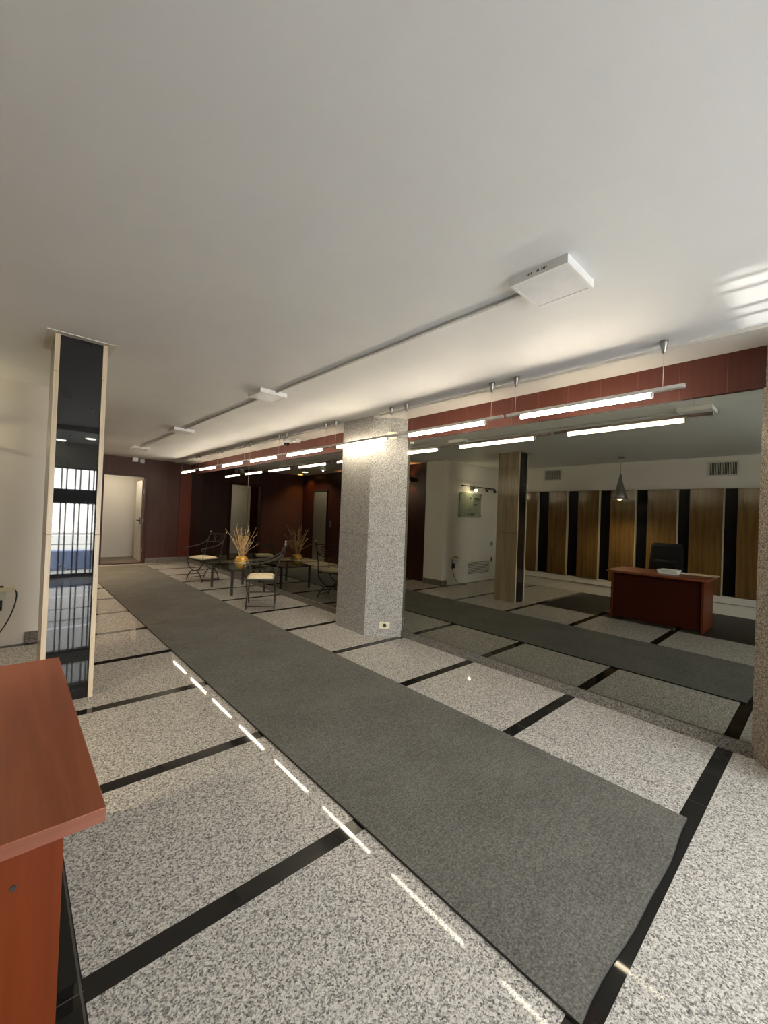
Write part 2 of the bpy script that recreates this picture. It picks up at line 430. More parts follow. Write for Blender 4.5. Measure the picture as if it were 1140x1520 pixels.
for z in (.62, .84): 
    b = nb(); box(b, (OX0, .008, z), (OX1, .03, z + .012)); obj('cross_bar', b, 'gate_paint', g)
b = nb(); box(b, (-.4, -.14, 0), (4.4, .14, .42), .03); tag(obj('street_barrier', b, 'blue_paint', None, (0, YF - 1.3, -.02)), 'low blue barrier outside the gate, reflected in the black column', 'barrier')
b = nb(); box(b, (-9, -16, -.12), (12, YF - .2, -.02)); struct('ground_outside', b, 'street', 'pale pavement outside the entrance', 'ground')

# ================================================================== CARPETS
def runner(name, label, y0, y1, x0, x1, z0, wav):
    bb = nb(); nx, ny = 14, 40; h = .011
    top = [[None] * (ny + 1) for _ in range(nx + 1)]
    for i in range(nx + 1):
        for j in range(ny + 1):
            u = i / nx; v = j / ny; xx = x0 + (x1 - x0) * u; yy = y0 + (y1 - y0) * v
            if j == 0: yy += wav * (math.sin(u * 7.3 + .6) * .6 + math.sin(u * 15.) * .3)
            zz = z0 + h + .0012 * math.sin(yy * 5.1 + xx * 2.) * (1 if 0 < i < nx else 0)
            if wav and j == 0: zz += .004 * max(0, math.sin(u * 6.2 - 2.2))
            top[i][j] = bb.verts.new((xx, yy, zz))
    for i in range(nx):
        for j in range(ny):
            bb.faces.new((top[i][j], top[i + 1][j], top[i + 1][j + 1], top[i][j + 1])).smooth = True
    rim = [top[i][0] for i in range(nx + 1)] + [top[nx][j] for j in range(1, ny + 1)] + [top[i][ny] for i in range(nx - 1, -1, -1)] + [top[0][j] for j in range(ny - 1, 0, -1)]
    low = [bb.verts.new((v.co.x, v.co.y, z0)) for v in rim]; n = len(rim)
    for k in range(n): bb.faces.new((rim[k], low[k], low[(k + 1) % n], rim[(k + 1) % n])).material_index = 1
    bb.faces.new(low[::-1]).material_index = 1
    bmesh.ops.recalc_face_normals(bb, faces=bb.faces[:]); rs = set(rim)
    for e in bb.edges:
        if e.verts[0] in rs and e.verts[1] in rs: e.smooth = False
    o = obj(name, bb, 'carpet'); o.data.materials.append(M['carpet_edge'])
    return tag(o, label, 'carpet', 'grey runner carpets')
runner('runner_carpet', 'near grey runner carpet with a wavy front end', .455, 5.50, 1.242, 2.492, .0, .012)
runner('runner_carpet', 'far grey runner carpet leading to the back doorway', 5.503, 11.33, 1.245, 2.490, .0, 0.)

# ================================================================== RECEPTION DESK
DZT = .728
t = thing('reception_desk', 'reddish mahogany reception desk at the lower left corner', 'desk', (-.19, 1.73, 0))
ox, oy = .19, -1.73
def B(lo, hi, bev=.0):
    return box(nb(), (lo[0] + ox, lo[1] + oy, lo[2]), (hi[0] + ox, hi[1] + oy, hi[2]), bev)
dt = obj('desk_top', B((-.56, 1.115, DZT - .032), (.19, 2.345, DZT), .002), 'desk_top_wood', t)
obj('edge_band', B((-.56, 1.1135, DZT - .031), (.189, 1.115, DZT - .002)), 'desk_edge_wood', dt)
ep = obj('end_panel', B((-.52, 1.16, 0), (.118, 1.186, DZT - .0325), .001), 'desk_panel_wood', t)
b = nb(); bmesh.ops.create_cone(b, cap_ends=True, segments=12, radius1=.006, radius2=.006, depth=.002, matrix=Matrix.Translation((.035 + ox, 1.1592 + oy, .60)) @ Matrix.Rotation(PI / 2, 4, 'X')); obj('screw_hole', b, 'vent_dark', ep)
obj('end_panel', B((-.52, 2.274, 0), (.118, 2.30, DZT - .0325), .001), 'desk_panel_wood', t)
obj('front_panel', B((.078, 1.187, .03), (.098, 2.273, DZT - .0325), .001), 'desk_wood_shaded', t)

# things on the desk
t2 = thing('paper_stack', 'white stack of papers on the reception desk, seen in the mirror', 'papers', (-.16, 1.62, DZT))
for k in range(3):
    b = nb(); box(b, (-.11, -.12, .020 * k), (.11, .12, .020 * k + .019), .002); o = obj('bundle', b, 'paper', t2); o.rotation_euler = (0, 0, .12 * (k - 1))
b = nb(); box(b, (-.09, -.12, 0), (.09, .12, .003)); o = tag(obj('paper_sheet', b, 'paper', None, (-.40, 1.46, DZT + .0005)), 'single white sheet beside the paper stack on the desk', 'paper'); o.rotation_euler = (0, 0, .3)
b = nb(); box(b, (-.12, -.16, 0), (.12, .16, .006)); tag(obj('envelope', b, 'manila_paper', None, (-.42, 1.25, DZT + .0005)), 'pale tan envelope near the desk end, seen in the mirror', 'envelope')

# office chair behind the desk
t = thing('office_chair', 'black high-back office chair behind the reception desk, seen in the mirror', 'chair', (-.92, 1.86, 0))
b = nb(); box(b, (-.03, -.25, .50), (.06, .25, 1.13), .05)
for v in b.verts: v.co.x -= .10 + .12 * (v.co.z - .5) ; v.co.y *= (1. if v.co.z < .95 else .9)
obj('backrest', b, 'chair_fabric', t)
b = nb(); box(b, (-.12, -.17, .56), (-.02, .17, .86), .03)
for v in b.verts: v.co.x += .03 - .12 * (v.co.z - .5)
obj('lumbar_pad', b, 'chair_fabric', t)
b = nb(); box(b, (-.16, -.25, .42), (.30, .25, .51), .035); obj('seat', b, 'chair_fabric', t)
for s_ in (-1, 1):
    b = nb(); tube(b, [(.12, s_ * .27, .45), (.14, s_ * .31, .52), (.10, s_ * .31, .66)], .016); box(b, (-.10, s_ * .31 - .03, .65), (.20, s_ * .31 + .03, .685), .012); obj('arm', b, 'black_metal', t)
b = nb(); tube(b, [(.06, 0, .08), (.06, 0, .43)], .028, 12, n=0); obj('gas_column', b, 'black_metal', t)
b = nb()
for k in range(5):
    a = 2 * PI * k / 5 + .3; tube(b, [(.06, 0, .10), (.06 + .28 * math.cos(a), .28 * math.sin(a), .065)], .02, 8, n=0)
obj('base', b, 'black_metal', t)
for k in range(5):
    a = 2 * PI * k / 5 + .3; b = nb(); ball(b, (.06 + .28 * math.cos(a), .28 * math.sin(a), .03), .03); obj('caster', b, 'black_metal', t)

# ================================================================== LEFT WALL PANELS (seen in the mirror)
edges = [(4.91, 4.43), (4.18, 3.78), (3.56, 3.15), (2.95, 2.51), (2.32, 1.86), (1.69, 1.23), (1.06, .58)]
words = ['leftmost travertine wall panel in the mirror, beside the reflected column', 'second travertine wall panel from the left in the mirror', 'third travertine wall panel in the mirror, left of the hanging lamp',
         'travertine wall panel in the mirror, directly behind the hanging lamp', 'travertine wall panel in the mirror, directly behind the office chair', 'travertine wall panel in the mirror, under the right air vent', 'rightmost travertine wall panel in the mirror, cut by the granite pier']
for (ya, yb), w in zip(edges, words):
    t = thing('travertine_panel', w, 'panel', (XL + .012, (ya + yb) / 2, .312), 0, 'travertine panels on the left wall')
    L = (ya - yb) / 2
    b = nb(); box(b, (.001, -L + .012, 0), (.075, L, 1.755), .002); obj('slab', b, 'travertine_panel', t)
    b = nb(); box(b, (.001, -L, 0), (.074, -L + .0115, 1.755)); obj('edge_strip', b, 'travertine_daylit', t)
# air vents high on that wall
def vent(y0, y1, z0, z1, label):
    t = thing('air_vent', label, 'vent', (XL, (y0 + y1) / 2, z0), 0, 'wall air vents'); L = (y1 - y0) / 2; H = z1 - z0
    b = nb(); box(b, (.001, -L, 0), (.006, L, H)); obj('backing', b, 'vent_dark', t)
    b = nb()
    for a, c in (((.001, -L - .025, -.025), (.018, -L, H + .025)), ((.001, L, -.025), (.018, L + .025, H + .025)), ((.001, -L, -.025), (.018, L, 0)), ((.001, -L, H), (.018, L, H + .025))): box(b, a, c)
    obj('frame', b, 'grille_paint', t)
    b = nb(); k = -L + .012
    while k < L - .006: box(b, (.007, k, 0), (.013, k + .007, H)); k += .021
    obj('fins', b, 'grille_paint', t)
vent(3.98, 4.32, 2.33, 2.52, 'small air vent above the leftmost travertine panels, seen in the mirror')
vent(1.09, 1.45, 2.30, 2.50, 'air vent high above the rightmost travertine panels, seen in the mirror')

# ================================================================== WHITE WALL FITTINGS (Y = 5.47)
YW = 5.47
t = thing('glass_sign', 'etched glass sign on the white wall, seen in the mirror', 'sign', (-.57, YW, 1.44))
b = nb(); box(b, (-.415, -.03, 0), (.415, -.024, .54)); obj('glass_panel', b, 'sign_glass', t)
for x in (-.38, .38):
    for z in (.03, .51):
        b = nb(); lathe(b, [(0, -.036), (.014, -.036), (.014, 0), (0, 0)], 12); bmesh.ops.rotate(b, verts=b.verts, cent=(0, 0, 0), matrix=Matrix.Rotation(-PI / 2, 3, 'X')); bmesh.ops.translate(b, verts=b.verts, vec=(x, -.036 - .0, z))
        o = obj('standoff', b, 'brushed_steel', t)
b = nb(); box(b, (.375, -.022, .03), (.385, -.012, .51)); obj('side_rod', b, 'iron', t)
b = nb()
rng = random.Random(3)
for z, xs in ((.43, [(-.36, -.12), (-.02, .02)]), (.29, [(-.26, -.10), (.0, .02)]), (.17, [(-.005, .03)]), (.07, [(-.16, -.03), (.04, .10)])):
    for xa, xc in xs:
        x = xa; pts = []
        while x < xc: pts.append((x, -.0315, z + rng.uniform(-.022, .022))); x += .016
        if len(pts) > 2: obj('lettering', tube(nb(), pts, .009, 5, n=2), 'dark_ink', t)
t = thing('track_light', 'three-head picture light rail above the glass sign, seen in the mirror', 'lamp', (-.79, YW, 2.12))
b = nb(); tube(b, [(-.64, -.09, 0), (.64, -.09, 0)], .010, 8, n=0); obj('rail', b, 'iron', t)
for x in (-.5, .5):
    b = nb(); tube(b, [(x, 0, 0), (x, -.09, 0)], .012, 8, n=0); obj('bracket', b, 'iron', t)
for x in (.19, -.29, -.62):
    b = nb(); lathe(b, [(0, .05), (.018, .05), (.034, -.035), (.03, -.035), (0, -.02)], 14); bmesh.ops.rotate(b, verts=b.verts, cent=(0, 0, 0), matrix=Matrix.Rotation(-.5, 3, 'X')); bmesh.ops.translate(b, verts=b.verts, vec=(x, -.10, -.05)); obj('spot_head', b, 'iron', t)
lamp('picture_spot', 'POINT', (-.58, YW - .16, 2.03), 3.2, (1, .86, .55), shadow_soft_size=.03)
t = thing('air_grille', 'low louvred air grille in the white wall, seen in the mirror', 'vent', (-1.0, YW, .185))
b = nb(); box(b, (-.42, -.004, 0), (.42, -.001, .26)); obj('backing', b, 'vent_dark', t)
b = nb()
for k in range(7): box(b, (-.42, -.016, .012 + k * .0355), (.42, -.005, .012 + k * .0355 + .024))
obj('louvres', b, 'grille_paint', t)
b = nb()
for a, c in (((-.45, -.02, -.03), (-.42, -.001, .29)), ((.42, -.02, -.03), (.45, -.001, .29)), ((-.42, -.02, -.03), (.42, -.001, 0)), ((-.42, -.02, .26), (.42, -.001, .29))): box(b, a, c)
obj('frame', b, 'wall_paint', t)
t = thing('socket_shelf', 'cream wall socket bracket with a hanging black cable on the white wall', 'socket', (-.06, YW, .44))
b = nb(); box(b, (-.13, -.11, .105), (.13, -.001, .145), .008); obj('tray', b, 'cream_plastic', t)
b = nb(); box(b, (-.11, -.07, .02), (.07, -.001, .103), .004); obj('bracket', b, 'grille_paint', t)
b = nb(); box(b, (-.05, -.03, -.09), (.045, -.001, .018), .004); obj('socket_box', b, 'vent_dark', t)
b = nb(); box(b, (-.06, -.10, .1455), (.05, -.03, .155), .003); obj('plug_tray', b, 'vent_dark', t)
b = nb(); tube(b, [(.12, -.09, .13), (.145, -.10, .08), (.13, -.09, -.05), (.07, -.09, -.22), (-.03, -.10, -.36), (-.16, -.12, -.432), (-.3, -.16, -.434)], .006, 7); obj('cable', b, 'cable_black', t)
for x, z, lab in ((-1.50, .84, 'small grey wall switch above another, beside the reflected column'), (-1.50, .47, 'lower dark wall socket beside the low air grille, seen in the mirror')):
    t = thing('wall_switch', lab, 'switch', (x, YW, z))
    b = nb(); box(b, (-.045, -.012, -.06), (.045, -.001, .06), .004); obj('plate', b, 'grey_plastic', t)
    b = nb(); box(b, (-.02, -.018, -.03), (.02, -.0125, .03), .002); obj('rocker', b, 'vent_dark', t)

# ================================================================== LIFT DOOR, SCONCES, DOWNLIGHTS (seen in the far mirrors)
t = thing('lift_door', 'brushed steel lift door in the dark panelled wall, seen in the mirror', 'door', (.2, 10.58, 0))
b = nb(); box(b, (.001, -.36, 0), (.02, -.003, 2.06), .002); obj('door_leaf', b, 'elevator_steel', t)
b = nb(); box(b, (.001, .003, 0), (.014, .36, 2.06), .002); obj('door_leaf', b, 'elevator_steel', t)
b = nb()
for a, c in (((.001, -.40, 0), (.03, -.37, 2.12)), ((.001, .37, 0), (.03, .40, 2.12)), ((.001, -.37, 2.075), (.03, .37, 2.12))): box(b, a, c, .003)
obj('frame', b, 'black_metal', t)
b = nb(); box(b, (.001, -.62, 1.02), (.012, -.52, 1.22), .003); obj('call_plate', b, 'brushed_steel', t)
for y, lab in ((9.25, 'black wall sconce near the lift door, seen in the far mirror'), (6.50, 'black wall sconce near the white wall, seen in the near mirror')):
    t = thing('wall_sconce', lab, 'lamp', (.2, y, 2.24), 0, 'black wall sconces')
    b = nb(); lathe(b, [(.075, -.05), (.08, -.05), (.08, .05), (.075, .05), (.075, .0), (0, 0.), (.075, 0.), (.075, -.05)], 20, (.085, 0, 0)); obj('lamp_shade', b, 'black_metal', t)
    b = nb(); box(b, (.001, -.04, -.05), (.02, .04, .05), .003); obj('wall_plate', b, 'black_metal', t)
    b = nb(); ball(b, (.085, 0, -.03), .022); obj('bulb', b, 'amber_glow', t)
    lamp('sconce_light', 'SPOT', (.285, y, 2.20), 22., (1, .45, .15), (.24, y, 1.), spot_size=1.7, spot_blend=.6, shadow_soft_size=.03)
    lamp('sconce_light', 'SPOT', (.285, y, 2.27), 7., (1, .35, .12), (.24, y, 3.), spot_size=1.7, spot_blend=.6, shadow_soft_size=.03)
for x, y, lab in ((.55, 11.25, 'round amber downlight in the ceiling corner by the back wall, seen in the mirror'), (.84, 10.45, 'round downlight before the lift door, seen in the mirror'), (.9, 9.4, 'third round downlight along the lift wall, dimmest, seen in the mirror'), (.67, -2.30, 'round downlight near the entrance, left one reflected in the black column'), (1.04, -1.62, 'round downlight near the entrance, right one reflected in the black column')):
    t = thing('downlight', lab, 'lamp', (x, y, CEIL - .012), 0, 'round ceiling downlights')
    b = nb(); lathe(b, [(.075, -.004), (.095, 0), (.10, .0115), (.075, .0115), (.075, -.004)], 24); obj('trim_ring', b, 'white_plastic', t)
    b = nb(); lathe(b, [(0, -.012), (.074, -.012), (.074, .011), (0, .011)], 24); obj('diffuser', b, 'amber_glow' if x < .6 else ('downlight_glow' if y > 10 else ('downlight_dim' if y > 0 else 'downlight_cool')), t)
lamp('downlight_beam', 'SPOT', (.90, 9.4, CEIL - .03), 38., (1, .86, .66), (1.9, 8.6, 0), spot_size=2.8, spot_blend=.8, shadow_soft_size=.015)
lamp('downlight_beam', 'SPOT', (.45, 11.2, CEIL - .03), 42., (1, .52, .12), (.30, 11.2, 0), spot_size=2.2, spot_blend=.7, shadow_soft_size=.05)
lamp('downlight_beam', 'SPOT', (.80, 10.45, CEIL - .03), 150., (1, .80, .55), (.35, 10.55, 0), spot_size=2.3, spot_blend=.7, shadow_soft_size=.06)

# ================================================================== CEILING LED PANELS AND RACEWAYS
def led(x, y, label, first=False):
    t = thing('ceiling_light_panel', label, 'lamp', (x, y, CEIL - .042), 0, 'square ceiling light panels'); h = .142
    b = nb()
    for a, c in (((-h, -h, 0), (-h + .014, h, .0415)), ((h - .014, -h, 0), (h, h, .0415)), ((-h + .014, -h, 0), (h - .014, -h + .014, .0415)), ((-h + .014, h - .014, 0), (h - .014, h, .0415))): box(b, a, c)
    obj('frame', b, 'white_plastic', t)
    b = nb(); box(b, (-h + .0145, -h + .0145, .002), (h - .0145, h - .0145, .012)); obj('diffuser', b, 'diffuser', t)
    if first:
        b = nb()
        for k, w in ((-.045, .022), (-.008, .012), (.028, .026)):
            q = 0
            while q < w: box(b, (-h - .0008, k + q, .016), (-h - .0001, k + q + .004, .027)); q += .007
        obj('printed_mark', b, 'dark_ink', t)
led(1.915, .960, 'largest square ceiling light panel, nearest the camera', True)
led(1.885, 3.885, 'second square ceiling light panel, between the black column and the hanging tubes')
led(1.890, 6.70, 'third square ceiling light panel along the grey raceway')
led(1.905, 9.47, 'last square ceiling light panel, closest to the back wall')
for (xa, ya), (xc, yc), lab in (((1.925, 1.106), (1.905, 3.739), 'grey cable raceway from the nearest light panel to the second'), ((1.90, 4.031), (1.895, 6.554), 'grey cable raceway between the second and third light panels'), ((1.895, 6.846), (1.905, 9.324), 'grey cable raceway between the two farthest light panels')):
    b = nb(); box(b, (-.011, 0, 0), (.011, yc - ya, .0165), .002)
    for v in b.verts: v.co.x += (xc - xa) * v.co.y / (yc - ya)
    tag(obj('ceiling_raceway', b, 'raceway', None, (xa, ya, CEIL - .017)), lab, 'raceway', 'ceiling cable raceways')

# ================================================================== HANGING LINEAR TUBE LIGHTS
XT = 3.05
def make_tube_light(label, loc):
    # local origin: bar start (near end), bar runs along +Y, z=0 at the bar axis
    t = thing('hanging_tube_light', label, 'lamp', loc, 0, 'hanging linear tube lights')
    b = nb(); box(b, (-.017, 0, -.004), (.017, 1.235, .024), .006); obj('bar', b, 'aluminium', t)
    b = nb(); tube(b, [(0, .185, -.022), (0, 1.10, -.022)], .0128, 14, n=0); obj('tube', b, 'tube_glow', t)
    for y in (.172, 1.101): obj('tube_holder', box(nb(), (-.012, y, -.035), (.012, y + .013, -.002), .003), 'white_plastic', t)
    ztop = CEIL - loc[2] - .001
    for y in (.122, 1.158):
        c = nb(); lathe(c, [(0, -.082), (.008, -.08), (.017, -.045), (.024, -.012), (.026, -.0), (0, 0)], 18, (0, y, ztop)); cn = obj('canopy', c, 'brushed_steel', t)
        c = nb(); tube(c, [(0, y, .026), (0, y, ztop - .08)], .0016, 5, n=0); obj('cable', c, 'aluminium', t)
    return t
tl = ['hanging tube light nearest the camera, its bare bar end poking out', 'second hanging tube light, ending at the granite column', 'third hanging tube light, crossing in front of the granite column',
      'fourth hanging tube light, first one past the granite column', 'fifth hanging tube light, just before the dome camera', 'sixth hanging tube light, just past the dome camera', 'seventh hanging tube light, second from the back wall', 'last hanging tube light, against the back wall']
base = None
for k in range(8):
    y = .644 + 1.2655 * k
    if base is None: base = make_tube_light(tl[0], (XT, y, 2.285))
    else: dup(base, (XT, y, 2.285), 0, tl[k])

# ================================================================== SMALL FITTINGS
t = thing('ceiling_dome_camera', 'white dome security camera with dark lens on the soffit', 'camera', (3.235, 5.93, 2.583))
b = nb(); lathe(b, [(0, -.001), (.058, -.001), (.062, -.045), (.05, -.062), (0, -.062)], 24); obj('housing', b, 'white_plastic', t)
b = nb(); lathe(b, [(.048, -.0625), (.044, -.085), (.028, -.103), (0, -.11)], 20); obj('dome', b, 'black_granite', t)
b = nb(); box(b, (-.045, -.045, -.055), (.045, .045, -.001), .008); tag(obj('ceiling_junction_box', b, 'white_plastic', None, (3.33, 5.78, 2.583)), 'small white junction box beside the dome camera', 'box')
b = nb(); box(b, (-.06, -.075, -.05), (.06, -.001, .05), .01); tag(obj('smoke_detector', b, 'white_plastic', None, (2.25, YB, 2.555)), 'white sensor box above the back doorway, the left of two', 'sensor')
b = nb(); box(b, (-.05, -.06, -.06), (.05, -.001, .05), .006); tag(obj('motion_detector', b, 'grey_plastic', None, (2.40, YB, 2.54)), 'greyish sensor box above the back doorway, the right of two', 'sensor')
# on the column's angled face: local x along the chamfer, y out of it
A = Vector((3.152, 3.734)); Bp = Vector((3.466, 3.462)); dv = (Bp - A).normalized(); ang = math.atan2(dv.y, dv.x)
def chamfer(s_, z): p = A + dv * s_; return (p.x, p.y, z)
t = thing('emergency_light', 'cream emergency light box with conduit high on the granite column', 'lamp', chamfer(.237, 2.335), ang)
b = nb(); box(b, (-.058, -.05, 0), (.058, -.001, .078), .006); obj('housing', b, 'cream_plastic', t)
b = nb(); box(b, (-.046, -.054, .008), (.046, -.0505, .04), .002); obj('lens', b, 'white_plastic', t)
b = nb(); tube(b, [(.0, -.014, .08), (.0, -.014, .262)], .0095, 10, n=0); obj('conduit', b, 'grey_plastic', t)
t = thing('wall_outlet', 'cream power outlet low on the granite column', 'socket', chamfer(.237, .092), ang)
b = nb(); box(b, (-.062, -.012, 0), (.062, -.001, .078), .004); obj('plate', b, 'cream_plastic', t)
b = nb(); lathe(b, [(0, 0), (.02, 0), (.022, .006), (.015, .006), (.014, .002), (0, .002)], 18); bmesh.ops.rotate(b, verts=b.verts, cent=(0, 0, 0), matrix=Matrix.Rotation(PI / 2, 3, 'X')); bmesh.ops.translate(b, verts=b.verts, vec=(0, -.0122, .039)); obj('socket', b, 'vent_dark', t)

# pendant over the desk
t = thing('pendant_lamp', 'slim conical metal pendant lamp hanging over the desk, seen in the mirror', 'lamp', (-1.02, 2.58, 1.86))
b = nb(); lathe(b, [(.118, .0), (.122, .0), (.10, .07), (.066, .19), (.035, .31), (.022, .40), (.016, .44), (0, .44), (0, .43), (.03, .30), (.06, .18), (.095, .068), (.118, 0)], 28); obj('lamp_shade', b, 'brushed_steel', t)
b = nb(); ball(b, (0, 0, .035), .05, 14); obj('bulb', b, 'warm_bulb', t)
b = nb(); tube(b, [(0, 0, .44), (0, 0, CEIL - 1.86 - .02)], .003, 6, n=0); obj('cord', b, 'grey_plastic', t)
b = nb(); lathe(b, [(0, -.022), (.05, -.022), (.055, -.001), (0, -.001)], 20, (0, 0, CEIL - 1.86)); obj('ceiling_cap', b, 'brushed_steel', t)
lamp('pendant_light', 'SPOT', (-1.02, 2.58, 1.85), 75., (1, .80, .52), (-1.02, 2.58, 0), spot_size=2.4, spot_blend=.8, shadow_soft_size=.05)

# ================================================================== GLASS TABLE, VASE, CHAIRS
TX0, TX1, TY0, TY1, TZ = 2.765, 3.375, 6.72, 7.665, .425
t = thing('coffee_table', 'low rectangular glass coffee table with dark iron legs', 'table', ((TX0 + TX1) / 2, (TY0 + TY1) / 2, 0))
hx, hy = (TX1 - TX0) / 2, (TY1 - TY0) / 2
b = nb(); box(b, (-hx - .02, -hy - .06, TZ), (hx + .0, hy + .02, TZ + .008), .002); obj('glass_top', b, 'table_glass', t)
b = nb()
for s_ in (-1, 1): box(b, (-hx, s_ * (hy - .012) - .012, TZ - .026), (hx, s_ * (hy - .012) + .012, TZ - .0005)); box(b, (s_ * (hx - .012) - .012, -hy + .024, TZ - .026), (s_ * (hx - .012) + .012, hy - .024, TZ - .0005))
obj('frame', b, 'iron', t)
for sx in (-1, 1):
    for sy in (-1, 1):
        b = nb(); box(b, (sx * (hx - .017) - .017, sy * (hy - .017) - .017, 0), (sx * (hx - .017) + .017, sy * (hy - .017) + .017, TZ - .027), .003); obj('leg', b, 'iron', t)
VX, VY, VZ = 2.985, 6.87, TZ + .009
t = thing('gold_vase', 'round ribbed golden vase on the glass table', 'vase', (VX, VY, VZ))
prof = [(0, 0), (.062, 0)]
for k in range(19):
    u = k / 18; prof.append((.062 + .052 * math.sin(PI * min(1, u * 1.02)) ** .6 + .004 * math.cos(u * 30), .004 + .196 * u))
prof += [(.058, .203), (.050, .20), (.05, .15), (0, .15)]
b = nb(); lathe(b, prof, 30); obj('body', b, 'gold', t)
b = nb(); lathe(b, [(.106, .080), (.120, .085), (.1205, .100), (.106, .105)], 30); obj('band', b, 'cream_plastic', t)
t = thing('dried_branch_bouquet', 'spray of dry straw-coloured branches standing in the golden vase', 'dried plant', (VX, VY, VZ + .152))
rng = random.Random(11)
for k in range(40):
    a = rng.uniform(0, 2 * PI); lean = rng.uniform(.03, .30) if k % 3 else rng.uniform(.0, .12); hgt = rng.uniform(.28, .50) if k % 5 else rng.uniform(.50, .62)
    r0 = rng.uniform(0, .03); ca, sa = math.cos(a), math.sin(a); pts = []
    for u in (0, .3, .55, .8, 1.):
        rr = r0 + lean * u ** 1.4; wob = .012 * u
        pts.append((ca * rr + rng.uniform(-wob, wob), sa * rr + rng.uniform(-wob, wob), hgt * u - (.05 * u ** 4 if lean > .22 else 0)))
    b = nb(); tube(b, pts, .006, 5, .0028, 4)
    tip = Vector(pts[-1]); pre = Vector(pts[-2])
    for q in range(rng.randint(1, 4)):
        s0 = pre.lerp(tip, rng.uniform(-.6, .8)); d = Vector((rng.uniform(-1, 1), rng.uniform(-1, 1), rng.uniform(-.2, 1))).normalized() * rng.uniform(.03, .07)
        tube(b, [s0, s0 + d * .6, s0 + d + Vector((0, 0, -.008))], .0034, 4, .0018, 3)
    obj('stem', b, 'dry_stem' if k % 4 else 'dry_stem_dark', t)
# one long curly branch on the right
b = nb(); tube(b, [(.02, 0, 0), (.07, -.06, .16), (.12, -.12, .28), (.15, -.10, .33), (.13, -.14, .37), (.17, -.17, .42), (.17, -.2, .47)], .005, 6, .003, 5); obj('curly_branch', b, 'dry_stem', t)

def make_chair(label, loc, rotz):
    # local: front towards +X, width along Y
    t = thing('iron_armchair', label, 'chair', loc, rotz, 'iron armchairs by the glass table')
    W, F, Bk, SH = .235, .19, -.20, .43
    for xx in (F, Bk):
        for s_ in (-1, 1):
            b = nb()   # each curved leg: down from the seat, through the centre knot, out to the foot
            tube(b, [(xx, s_ * W, SH), (xx, s_ * (W - .012), .36), (xx, s_ * .165, .275), (xx, s_ * .07, .217), (xx, 0, .205)], .010, 8)
            tube(b, [(xx, 0, .213), (xx, s_ * .085, .198), (xx, s_ * .165, .135), (xx, s_ * .215, .05), (xx, s_ * .235, 0.004)], .010, 8)
            ball(b, (xx, s_ * .235, .010), .0105, 8)
            obj('leg', b, 'iron', t)
    for yy, zz in ((-.225, .045), (.225, .045), (0, .209)):
        obj('stretcher', tube(nb(), [(F, yy, zz), (Bk, yy, zz)], .0065, 6, n=0), 'iron', t)
    b = nb()
    for s_ in (-1, 1): box(b, (Bk, s_ * W - .008, SH - .012), (F, s_ * W + .008, SH + .004))
    for xx in (F, Bk): box(b, (xx - .008, -W, SH - .012), (xx + .008, W, SH + .004))
    obj('seat_frame', b, 'iron', t)
    b = nb(); nx, ny = 12, 14; gr = []
    for i in range(nx + 1):
        row = []
        for j in range(ny + 1):
            u, v = i / nx * 2 - 1, j / ny * 2 - 1
            e = max(0, 1 - abs(u) ** 5) * max(0, 1 - abs(v) ** 5)
            row.append(b.verts.new((Bk + .015 + (F - Bk + .0) * (u + 1) / 2, v * (W - .012), SH + .006 + .044 * e ** .5)))
        gr.append(row)
    for i in range(nx):
        for j in range(ny): b.faces.new((gr[i][j], gr[i + 1][j], gr[i + 1][j + 1], gr[i][j + 1])).smooth = True
    ring = [gr[i][0] for i in range(nx + 1)] + [gr[nx][j] for j in range(1, ny + 1)] + [gr[i][ny] for i in range(nx - 1, -1, -1)] + [gr[0][j] for j in range(ny - 1, 0, -1)]
    b.faces.new(ring[::-1]); bmesh.ops.recalc_face_normals(b, faces=b.faces[:]); obj('seat_cushion', b, 'cream_fabric', t)
    for s_ in (-1, 1):
        b = nb(); tube(b, [(F, s_ * W, SH), (F + .004, s_ * (W + .005), .53), (F + .012, s_ * (W + .012), .635)], .008, 7); obj('front_post', b, 'iron', t)
        b = nb(); tube(b, [(Bk, s_ * W, SH), (Bk - .025, s_ * W, .60), (Bk - .07, s_ * W, .78), (Bk - .125, s_ * W, .93)], .009, 7)
        bp = obj('back_post', b, 'iron', t)
        b = nb(); ball(b, (Bk - .131, s_ * W, .952), .017, 12); obj('finial', b, 'brass', bp)
        b = nb(); tube(b, [(Bk - .075, s_ * W, .79), (Bk + .06, s_ * (W + .012), .705), (F - .08, s_ * (W + .018), .655), (F + .035, s_ * (W + .018), .645), (F + .058, s_ * (W + .018), .615), (F + .035, s_ * (W + .018), .595)], .010, 8)
        obj('arm', b, 'iron', t)
    b = nb()
    for z, dx in ((.90, -.118), (.74, -.062)):
        tube(b, [(Bk + dx, -W, z), (Bk + dx - .035, -.11, z + .012), (Bk + dx - .045, 0, z + .016), (Bk + dx - .035, .11, z + .012), (Bk + dx, W, z)], .008, 7)
    for s_ in (-1, 1):
        tube(b, [(Bk - .10, s_ * .03, .76), (Bk - .125, s_ * .10, .80), (Bk - .13, s_ * .13, .85), (Bk - .13, s_ * .09, .88), (Bk - .125, s_ * .06, .85), (Bk - .12, s_ * .08, .825)], .006, 6)
    obj('backrest', b, 'iron', t)
    return t
ch = make_chair('iron armchair with cream seat on the far side of the glass table', (2.905, 8.49, 0), PI + .32)
dup(ch, (2.83, 5.775, 0), PI - .51, 'iron armchair with cream seat on the near side of the glass table')

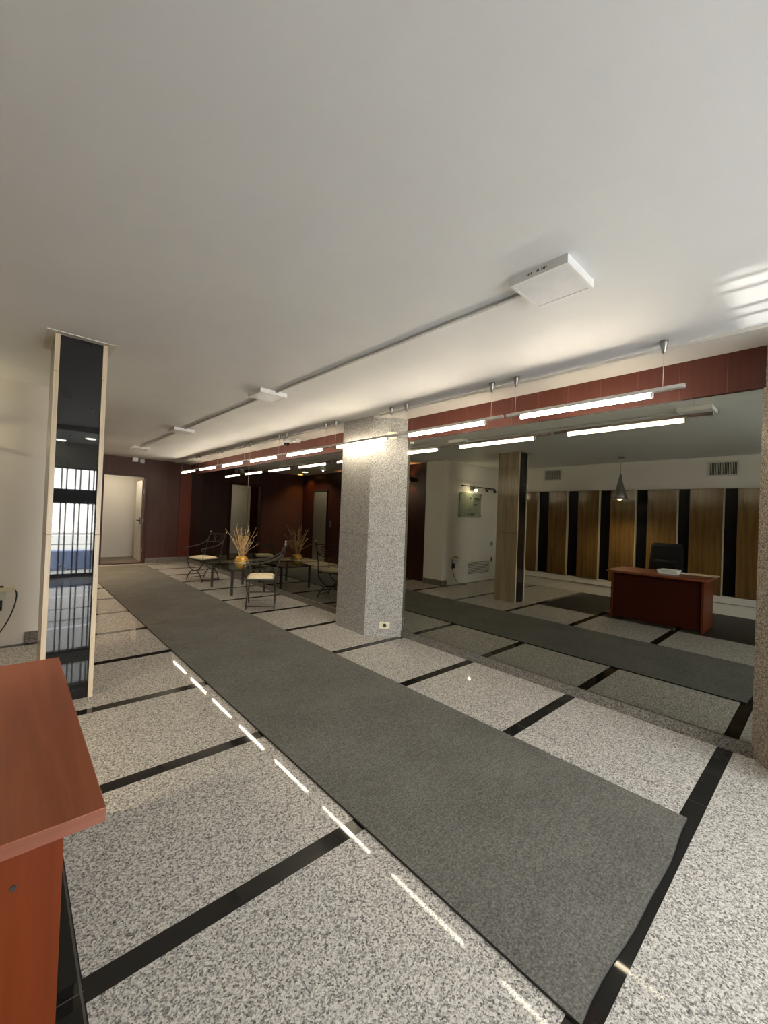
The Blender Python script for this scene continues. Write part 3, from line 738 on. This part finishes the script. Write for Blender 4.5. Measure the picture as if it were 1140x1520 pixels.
# ================================================================== LIGHT
w = bpy.data.worlds.new('World'); SC.world = w; w.use_nodes = True
nt = w.node_tree; nt.nodes.clear()
wo = nt.nodes.new('ShaderNodeOutputWorld'); bg = nt.nodes.new('ShaderNodeBackground')
tcn = nt.nodes.new('ShaderNodeTexCoord'); sp = nt.nodes.new('ShaderNodeSeparateXYZ'); rp = nt.nodes.new('ShaderNodeValToRGB')
nt.links.new(tcn.outputs['Generated'], sp.inputs[0]); nt.links.new(sp.outputs[2], rp.inputs[0])
rp.color_ramp.elements[0].position = 0.; rp.color_ramp.elements[0].color = (1., .98, .93, 1)
rp.color_ramp.elements[1].position = .7; rp.color_ramp.elements[1].color = (.86, .92, 1., 1)
nt.links.new(rp.outputs[0], bg.inputs[0]); bg.inputs[1].default_value = 18.5
nt.links.new(bg.outputs[0], wo.inputs[0])
pt = bpy.data.lights.new('entrance_portal', 'AREA'); pt.shape = 'RECTANGLE'; pt.size = OX1 - OX0; pt.size_y = OT; pt.cycles.is_portal = True
po = bpy.data.objects.new('entrance_portal', pt); COL.objects.link(po); po.location = ((OX0 + OX1) / 2, YF - .16, OT / 2); po.rotation_euler = (PI / 2, 0, 0)
# added spot lamp outside, throwing the sun patch through the bars onto the ceiling
lamp('sun_patch_spot', 'SPOT', (2.95, -7.7, .22), 3300., (1, .98, .92), (2.88, .12, 2.6), spot_size=.118, spot_blend=.5, shadow_soft_size=.025)
# ceiling lamp of the small back room
lamp('vestibule_lamp', 'AREA', (2.0, 12.3, 2.48), 8., (1, .86, .66), (2.0, 12.3, 0), shape='DISK', size=.35)

# ================================================================== CAMERA
R_, U_, F_ = ((0.7392066, -0.6723224, 0.0394493), (-0.035475, 0.0196238, 0.9991779), (0.6725438, 0.7399983, 0.0093446))
cd = bpy.data.cameras.new('camera'); cam = bpy.data.objects.new('camera', cd); COL.objects.link(cam)
cd.sensor_fit = 'VERTICAL'; cd.sensor_height = 36.; cd.lens = 612.271 / 1520 * 36.; cd.clip_start = .02; cd.clip_end = 200
cam.matrix_world = Matrix(((R_[0], U_[0], -F_[0], 0), (R_[1], U_[1], -F_[1], 0), (R_[2], U_[2], -F_[2], 1.42), (0, 0, 0, 1)))
SC.camera = cam
SC.view_settings.view_transform = 'Standard'; SC.view_settings.look = 'None'; SC.view_settings.gamma = 1.; SC.view_settings.use_curve_mapping = False
SC.view_settings.exposure = 1.0
SC.cycles.max_bounces = 10; SC.cycles.diffuse_bounces = 5; SC.cycles.glossy_bounces = 5; SC.cycles.transparent_max_bounces = 12
SC.cycles.sample_clamp_indirect = 6.; SC.cycles.caustics_reflective = False; SC.cycles.caustics_refractive = False
